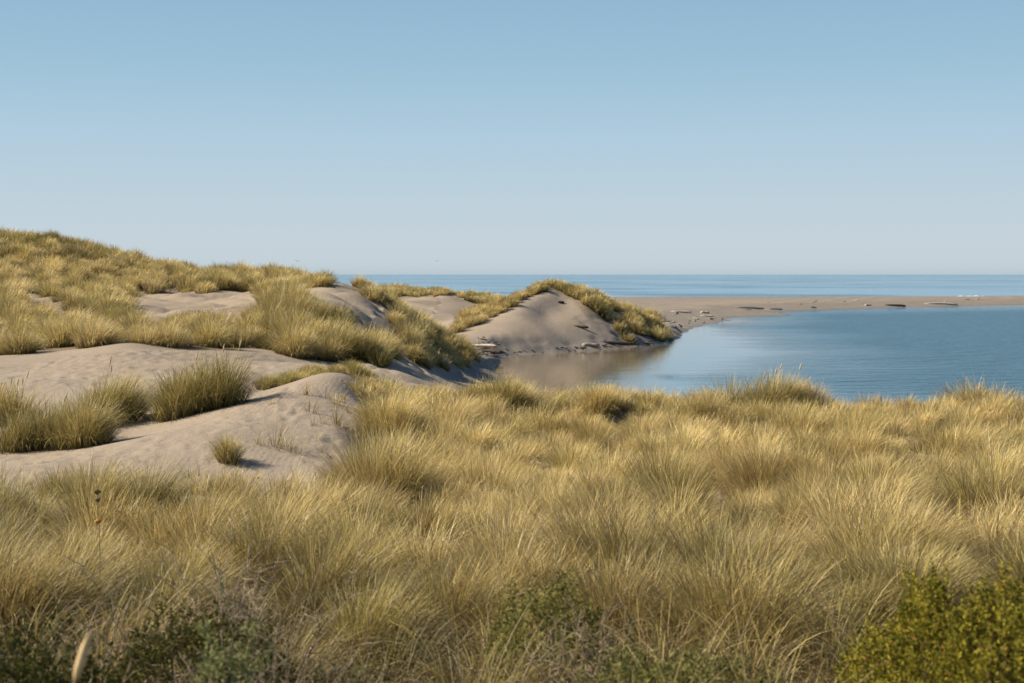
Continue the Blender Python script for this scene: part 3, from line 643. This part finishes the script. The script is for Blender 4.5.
# ------------------------------------------------------------------ the uncountable grass, one object per stand
LBL = {'near': 'tall dry grass in front of the near sand slope', 'close': 'long arching pale grass closest to the camera', 'field': 'blond and olive dune grass covering the plateau', 'strip': 'short green grass in the dip behind the near ridge',
       'hill': 'dune grass covering the hill on the left', 'mound': 'dense olive grass over the mound below the hill', 'nose': 'windswept grass along the ridge falling to the lagoon',
       'flank': 'straw grass along the left crest of the bare dune', 'crest': 'grass hanging over the right side of the bare dune', 'fardune': 'sparse grass on the low dunes before the sea'}
for nm, poly, yr, ht, sp, ol in GRASS:
    x, y, z, px, py = scatter(yr, poly, sp)
    ok = clear(x, y)
    hh = ht * (1 + .18 * fnoise(x, y, 31, 4.0) / 1.4 + rng.normal(0, .20, len(x)))
    hpx = hh * F / y
    for s in SANDS:
        ok &= ~in_poly(px, py, s)
        for q in ((.25, .55, .8) if nm != 'nose' else ()): ok &= ~in_poly(px, py - hpx * q, s)
    if nm in ('hill', 'nose', 'fardune'): ok &= (fnoise(x, y, 41, 5.0) + rng.normal(0, .5, len(x))) > -1.2
    if nm in ('field', 'near'):      # uneven: gaps between hummocks, some short and some tall
        ok &= (fnoise(x, y, 42, 2.2) + rng.normal(0, .45, len(x))) > -.75
        hh *= 1 + .22 * fnoise(x, y, 43, 1.9)
    if nm == 'hill':      # bare sand shows between the hummocks low on the slope
        ok &= ~((fnoise(x, y, 47, 3.5) > .95) & (y < 100))
    if nm == 'near': hh *= 1.0 + .12 * fnoise(x, y, 33, 2.0)
    if nm == 'field': hh *= .84 + .16 * sstep(15, 22, y)
    if nm == 'near': ok &= (rng.normal(0, .6, len(x)) + 2.2 * sstep(13.1, 12.2, y) + (px > 350)) > .1
    if nm == 'crest': ok &= (fnoise(x, y, 46, 2.5) + rng.normal(0, .4, len(x))) > -.6
    if nm == 'close': ok &= (fnoise(x, y, 49, 1.3) + .7 * sstep(4.5, 6.8, y)) > .05 + .5 * sstep(480, 380, px)
    if nm == 'close': hh *= .80 + .2 * sstep(2.5, 6, y)
    x, y, hh, px = x[ok], y[ok], np.clip(hh[ok], .25, ht * 1.3), px[ok]
    d = np.hypot(x, y)
    olv = np.clip(ol + .30 * fnoise(x, y, 51, 6.0) / 1.3 + .16 * fnoise(x, y, 52, 1.8) / 1.3 + rng.normal(0, .22, len(x)), 0, 1)
    if nm == 'hill': olv = np.clip(olv + .45 * sstep(118, 126, y) * sstep(170, 90, px), 0, 1)
    inside = ((px > -60) & (px < 1085))
    if nm == 'close': n = np.full(len(x), 210.); S = 7
    elif nm == 'near': n = 15000 / d; S = 6
    elif nm == 'field': n = 24000 / d; S = 4
    else: n = 44000 / d; S = 3
    n = (n * np.where(inside, 1, .45)).astype(int)
    rad = sp * rng.uniform(.30, .60, len(x))
    olv = np.clip(olv + (.34 * sstep(520, 380, px) if nm in ('near', 'close') else 0), 0, 1)
    fl = {'near': .25, 'close': .75, 'field': .12, 'nose': .2}.get(nm, .05)
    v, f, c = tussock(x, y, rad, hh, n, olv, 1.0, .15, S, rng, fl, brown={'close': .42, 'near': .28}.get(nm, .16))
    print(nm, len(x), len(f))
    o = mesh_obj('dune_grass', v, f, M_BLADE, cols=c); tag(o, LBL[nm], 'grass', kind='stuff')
    del v, f, c

# low undergrowth beneath the nearest grass, coloured dark for the shaded gaps
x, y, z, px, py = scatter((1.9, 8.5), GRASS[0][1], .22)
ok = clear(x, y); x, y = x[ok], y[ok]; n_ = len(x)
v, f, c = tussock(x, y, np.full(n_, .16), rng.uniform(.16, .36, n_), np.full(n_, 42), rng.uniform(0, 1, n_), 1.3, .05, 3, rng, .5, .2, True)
tag(mesh_obj('undergrowth', v, f, M_BLADE, cols=c), 'low stems and leaves under the closest grass, darkened for shade', 'undergrowth', kind='stuff')

# thin stray shoots where grass gives way to sand
m = 900; y = rng.uniform(14, 30, m); x = X_(rng.uniform(-60, 400, m), y); z = ground(x, y); px, py = projg(x, y, z)
ok = ((py > 476) & (px < 330)) | ((px > 300 + (py - 380) * .25) & (px < 420) & (py > 395)) | (rng.random(m) < .035); ok &= rng.random(m) < .5
x, y = x[ok], y[ok]; n_ = len(x)
v, f, c = tussock(x, y, rng.uniform(.02, .12, n_), rng.uniform(.15, .42, n_), rng.integers(4, 26, n_), rng.uniform(0, .6, n_), 1.0, .1, 4, rng, .2)
tag(mesh_obj('grass_shoots', v, f, M_BLADE, cols=c), 'thin stray grass shoots at the edge of the near sand', 'grass shoots', kind='stuff')

# fallen straw lying between the tussocks
m = 60000
y = 2.2 + 38 * rng.random(m) ** 1.3; x = X_(rng.uniform(-150, 1180, m), y); z = ground(x, y); px, py = projg(x, y, z)
ok = np.zeros(m, bool)
for nm, poly, yr, *_ in GRASS[:4]: ok |= in_poly(px, py, poly) & (y > yr[0]) & (y < yr[1])
for s in SANDS: ok &= ~(in_poly(px, py, s) & (rng.random(m) < .8))
x, y, z = x[ok], y[ok], z[ok]; m = len(x); u = rng.random((m, 1))
c0 = PALE * u * .8 + BROWN * (1 - u) * .9
v, f, c = blades(np.stack([x, y, z + .03], 1), rng.uniform(0, 6.28, m), rng.uniform(.15, .45, m), np.maximum(.005, .7 * y / F), rng.uniform(1.25, 1.5, m), rng.uniform(-.1, .5, m), c0, c0, 3)
tag(mesh_obj('straw_litter', v, f, M_BLADE, cols=c), 'fallen bleached straw lying between the grass tussocks', 'straw litter', kind='stuff')

# ------------------------------------------------------------------ driftwood, stones, foam, birds
def log(px, py, Y, L, r, az, mat, label, name='driftwood_log', cat='driftwood', group='driftwood along the lagoon shore', tilt=0., lift=0., branches=0, bend=.06, me=None):
    x, y, z = at(px, py, Y)
    if me is None:
        n = 9; ts = np.linspace(-.5, .5, n); p = [np.array([t * L, bend * L * math.sin(t * 4 + 1) * .5, bend * L * math.cos(t * 5) * .3]) for t in ts]
        T = [tube(p, [r * (.75 + .35 * math.sin(i * 1.3) * .3 + .25 * (1 - i / n)) * (1 if 0 < i < n - 1 else .75) for i in range(n)], 8, .07)]
        for b in range(branches):
            k = rng.integers(1, n - 2); d = np.array([rng.uniform(-.4, .4), rng.normal(0, .5), rng.uniform(.4, 1)]); l = L * rng.uniform(.12, .3)
            T.append(tube([p[k], p[k] + d * l * .5, p[k] + d * l + np.array([.05, 0, 0])], [r * .5, r * .35, r * .12], 6, .05))
        v, f = join(T); o = mesh_obj(name, v, f, mat)
    else: o = bpy.data.objects.new(name, me); COL.objects.link(o)
    o.location = (x, y, z + r * .45 + lift); o.rotation_euler = (rng.uniform(-.3, .3), tilt, az)
    tag(o, label, cat, group); return o
log(482, 348.5, 119, 3.0, .14, .55 - 1.1, M_BLEACH, 'long bleached log lying tilted on the sand left of the lagoon corner', branches=2, lift=.16, tilt=-.05)
log(487, 352.5, 116, 2.9, .20, -.45, M_DARK, 'dark bar standing in for the shadow below the long bleached log')  # dark log shape added as the bleached log's shadow
log(611, 344.0, 138, 4.6, .20, .06, M_DARK, 'dark sodden log at the foot of the dune, right of centre', branches=1)
log(591, 346.5, 134, 1.6, .22, .1, M_WOOD, 'grey stump like root at the foot of the dune', branches=5)
log(580, 328, 137, 1.6, .16, -.2, M_DARK, 'short dark log on the shaded dune slope under the grass')
log(558, 298, 142, .9, .10, 1.2, M_BLEACH, 'short pale stick standing near the dune top', tilt=1.1, lift=.35)
log(561, 303, 141, .7, .15, .3, M_DARK, 'dark lump of wood below the pale stick near the dune top')
log(681, 312.6, 258, 3.4, .18, .05, M_BLEACH, 'white driftwood log on the flat beach behind the dune', group='driftwood on the spit')
log(705, 313.2, 252, 1.5, .26, .2, M_BLEACH, 'stubby white log standing out on the spit near its point', group='driftwood on the spit', branches=2)
log(707, 316.4, 236, 2.2, .15, -.1, M_BLEACH, 'thin pale log just behind the dark stones on the spit', group='driftwood on the spit')
log(748, 308.8, 285, 6.0, .22, .02, M_STONE, 'long low brown shape for the dark mound and shadow on the middle of the spit', group='driftwood on the spit')  # log shape added for a dark mound and shadow on the sand
log(775, 309.6, 285, 2.8, .18, .1, M_STONE, 'short brown log right of the long low shape on the spit', group='driftwood on the spit')
log(895, 306.2, 315, 4.6, .28, .03, M_DARK, 'dark half buried log at the water edge of the spit', group='driftwood on the spit')
log(940, 304.4, 324, 8.0, .24, .04, M_BLEACH, 'long bright bleached trunk by the water on the right of the spit', group='driftwood on the spit', branches=1)
log(868, 305.6, 316, 1.6, .25, .5, M_BLEACH, 'small bright wood piece between the dark log and the brown ones', group='driftwood on the spit')
log(527, 377, 97, 3.0, .10, .1, M_DARK, 'thin dark branch lying in the shallow water near the plateau', branches=3, lift=.05)
# wrack line of chips and stones
def stone_mesh(seed):
    g = np.random.default_rng(seed); V = []; n, s = 5, 8
    for i in range(n):
        a = math.pi * (i + .5) / n
        for k in range(s):
            b = 2 * math.pi * k / s; q = 1 + g.normal(0, .13); V.append((math.sin(a) * math.cos(b) * q, math.sin(a) * math.sin(b) * q * .75, math.cos(a) * q * .5))
    V += [(0, 0, .5), (0, 0, -.5)]; Fc = []
    for i in range(n - 1):
        for k in range(s): Fc.append((i * s + k, i * s + (k + 1) % s, (i + 1) * s + (k + 1) % s, (i + 1) * s + k))
    for k in range(0, s, 2): Fc.append((n * s, k, k + 1, (k + 2) % s)); e = (n - 1) * s; Fc.append((n * s + 1, e + (k + 2) % s, e + k + 1, e + k))
    me_o = mesh_obj('beach_stone', V, np.array(Fc), M_STONE, smooth=True); me = me_o.data; bpy.data.objects.remove(me_o); return me
SM = [stone_mesh(100 + i) for i in range(4)]
def chip_mesh(seed, mat):
    g = np.random.default_rng(seed); v, f = tube([(-.5, 0, 0), (-.2, .04, .03), (.15, -.03, 0), (.5, .05, .02)], [.07, .10, .09, .05], 6, .15, g)
    o = mesh_obj('driftwood_chip', v, f, mat); me = o.data; bpy.data.objects.remove(o); return me
CMD = [chip_mesh(200 + i, M_DARK) for i in range(3)]; CML = [chip_mesh(210 + i, M_WOOD) for i in range(3)]
def place(me, name, x, y, s, label, cat, group, sink=.2):
    if y < 0: return
    z = float(ground(x, y)); o = bpy.data.objects.new(name, me); COL.objects.link(o); o.location = (x, y, max(z, 0) + s * .12); sc_ = s * rng.uniform(.8, 1.25)
    o.scale = (sc_, sc_ * rng.uniform(.7, 1.2), sc_); o.rotation_euler = (rng.normal(0, .15), rng.normal(0, .12), rng.uniform(0, 3.14)); tag(o, label, cat, group)
def along(a, b, k0, k1, n, fn):
    seg = LAG[k0:k1 + 1]; L = np.hypot(*(seg[1:] - seg[:-1]).T); cum = np.concatenate([[0], np.cumsum(L)])
    for i in range(n):
        t = rng.uniform(0, cum[-1]); j = min(np.searchsorted(cum, t) - 1, len(L) - 1); j = max(j, 0); q = (t - cum[j]) / L[j]
        p = seg[j] * (1 - q) + seg[j + 1] * q; d = seg[j + 1] - seg[j]; nrm = np.array([-d[1], d[0]]) / np.hypot(*d)
        off = rng.uniform(a, b)
        if sdf_poly(np.array([p[0] + nrm[0]]), np.array([p[1] + nrm[1]]), LAG)[0] < 0: nrm = -nrm
        fn(*(p + nrm * off))
along(.1, 2.6, 0, 3, 60, lambda x, y: place(CMD[rng.integers(3)], 'driftwood_chip', x, y, rng.uniform(.25, .7), 'dark driftwood chip in the tangled wrack at the lagoon corner', 'driftwood chip', 'dark chips in the wrack at the lagoon corner'))
along(.3, 3.5, 0, 3, 40, lambda x, y: place(CML[rng.integers(3)], 'driftwood_chip', x, y, rng.uniform(.25, .7), 'pale driftwood chip in the tangled wrack at the lagoon corner', 'driftwood chip', 'pale chips in the wrack at the lagoon corner'))
along(.05, .7, 3, 8, 60, lambda x, y: place(CMD[rng.integers(3)], 'driftwood_chip', x, y, rng.uniform(.25, .65), 'dark driftwood chip along the waterline below the big dune', 'driftwood chip', 'dark chips along the foot of the dune'))
along(.3, 3.0, 8, 13, 18, lambda x, y: place(SM[rng.integers(4)], 'beach_stone', x, y, rng.uniform(.2, .55), 'dark stone strewn along the beach point right of the dune', 'stone', 'stones on the beach point'))
along(1, 9, 9, 14, 16, lambda x, y: place(CML[rng.integers(3)], 'driftwood_chip', x, y, rng.uniform(.5, 1.3), 'pale driftwood piece scattered on the beach point right of the dune', 'driftwood chip', 'pale wood on the beach point'))
along(2, 14, 19, 25, 12, lambda x, y: place(CML[rng.integers(3)], 'driftwood_chip', x, y, rng.uniform(.6, 1.5), 'small weathered wood piece strewn on the distant spit', 'driftwood chip', 'wood pieces on the distant spit'))

def bird(px, py, Y, span, roll, yaw, label):
    e = empty('gull', (X_(px, Y), Y, zpy(py, Y))); e.rotation_euler = (0, roll, yaw); tag(e, label, 'bird', 'birds over the sea')
    s = span; mesh_obj('body', *tube([(0, -.2 * s, 0), (0, -.12 * s, .01 * s), (0, 0, .015 * s), (0, .12 * s, 0), (0, .2 * s, 0)], [.012 * s, .04 * s, .055 * s, .035 * s, .01 * s], 8), M_BIRD, parent=e, smooth=True)
    for q in (-1, 1):
        V = []; 
        for t, zz, yy, ch in ((0, .0, 0, .13), (.2, .07, .03, .13), (.38, .07, .0, .09), (.5, .03, -.05, .02)):
            for a, b in ((-.5, 0), (0, .012), (.5, 0), (0, -.008)): V.append((q * t * s, (yy + a * ch) * s, (zz + b) * s))
        Fc = [(i * 4 + k, i * 4 + (k + 1) % 4, (i + 1) * 4 + (k + 1) % 4, (i + 1) * 4 + k) for i in range(3) for k in range(4)]
        mesh_obj('wing', V, np.array(Fc), M_BIRD, parent=e)
bird(297, 261, 110, .55, .1, .5, 'small dark bird flying low over the hill crest')
bird(437, 261, 300, 1.0, -.15, -.4, 'tiny bird flying over the sea left of the bare dune')

# one small breaker at the far end of the spit
x = np.linspace(0, 9, 12); b = X_(958, 430)
pts = [(b + a, 432 + .3 * math.sin(a), .12) for a in x]
o = mesh_obj('breaking_wave', *tube(pts, [.05] + [.22 + .12 * math.sin(i * 2.1) for i in range(10)] + [.05], 8, .2), M_FOAM, smooth=True)
tag(o, 'small white breaker at the sea edge on the right of the spit', 'wave')

# ------------------------------------------------------------------ camera, sun, sky
cam = bpy.data.cameras.new('camera'); co_ = bpy.data.objects.new('camera', cam); COL.objects.link(co_)
co_.location = (0, 0, H); co_.rotation_euler = (R(90), 0, 0)
cam.sensor_width = 36; cam.lens = F / 1024 * 36; cam.shift_y = -(341.5 - HZ) / 1024
cam.clip_start = .05; cam.clip_end = 40000
cam.dof.use_dof = True; cam.dof.focus_distance = 17; cam.dof.aperture_fstop = 4.5
sc.camera = co_
EL, AZ = 40.0, 177.0        # AZ measured from +X towards +Y: light comes from the left, a little beyond the camera
sd_ = (math.cos(R(EL)) * math.cos(R(AZ)), math.cos(R(EL)) * math.sin(R(AZ)), math.sin(R(EL)))
sl_ = bpy.data.lights.new('sun', 'SUN'); sl_.energy = 5.0; sl_.angle = R(.55); sl_.color = (1, .88, .70)
so = bpy.data.objects.new('sun', sl_); COL.objects.link(so)
import mathutils
so.rotation_euler = mathutils.Vector(sd_).to_track_quat('Z', 'Y').to_euler()
w = bpy.data.worlds.new('World'); sc.world = w; w.use_nodes = True; nt = w.node_tree; nt.nodes.clear()
sky = nt.nodes.new('ShaderNodeTexSky'); sky.sky_type = 'NISHITA'; sky.sun_disc = False
sky.sun_elevation = R(EL); sky.sun_rotation = R(90 - AZ); sky.air_density = 1.0; sky.dust_density = .5; sky.ozone_density = 1.0; sky.altitude = 0
S_, EXP_, SCAL = .06, .84, 10.0
bg = nt.nodes.new('ShaderNodeBackground'); bg.inputs[1].default_value = S_
wo = nt.nodes.new('ShaderNodeOutputWorld')
# even pale haze near the sea horizon, deepening upwards (by elevation), over the physical sky
tc = nt.nodes.new('ShaderNodeTexCoord'); sx = nt.nodes.new('ShaderNodeSeparateXYZ'); rp = nt.nodes.new('ShaderNodeValToRGB')
nt.links.new(tc.outputs['Generated'], sx.inputs[0]); nt.links.new(sx.outputs[2], rp.inputs[0])
def lin(c): return [((v / 255 + .055) / 1.055) ** 2.4 for v in c]
ST = [(0, (182, 196, 204)), (.0035, (188, 202, 210)), (.009, (193, 206, 214)), (.0225, (194, 207, 216)), (.0506, (187, 206, 217)), (.0987, (172, 200, 219)), (.145, (154, 190, 212)), (.187, (145, 181, 207)), (.36, (98, 140, 182)), (1, (38, 76, 132))]
while len(rp.color_ramp.elements) < len(ST): rp.color_ramp.elements.new(.5)
for e, (p_, c_) in zip(rp.color_ramp.elements, ST):
    e.position = p_; e.color = (*[v * 1.03 / (2 ** EXP_) / S_ / SCAL for v in lin(c_)], 1)
hs = nt.nodes.new('ShaderNodeHueSaturation'); hs.inputs['Saturation'].default_value = .45; nt.links.new(sky.outputs[0], hs.inputs['Color'])
sca = nt.nodes.new('ShaderNodeVectorMath'); sca.operation = 'SCALE'; sca.inputs[3].default_value = SCAL; nt.links.new(rp.outputs[0], sca.inputs[0])
mx = nt.nodes.new('ShaderNodeMix'); mx.data_type = 'RGBA'; mx.inputs[0].default_value = .98
nt.links.new(hs.outputs[0], mx.inputs[6]); nt.links.new(sca.outputs[0], mx.inputs[7])
nt.links.new(mx.outputs[2], bg.inputs[0]); nt.links.new(bg.outputs[0], wo.inputs[0])
sc.view_settings.view_transform = 'Standard'; sc.view_settings.look = 'None'; sc.view_settings.exposure = EXP_; sc.view_settings.gamma = 1
sc.cycles.max_bounces = 6; sc.cycles.diffuse_bounces = 3; sc.cycles.transmission_bounces = 3; sc.cycles.transparent_max_bounces = 4
sc.cycles.caustics_reflective = False; sc.cycles.caustics_refractive = False
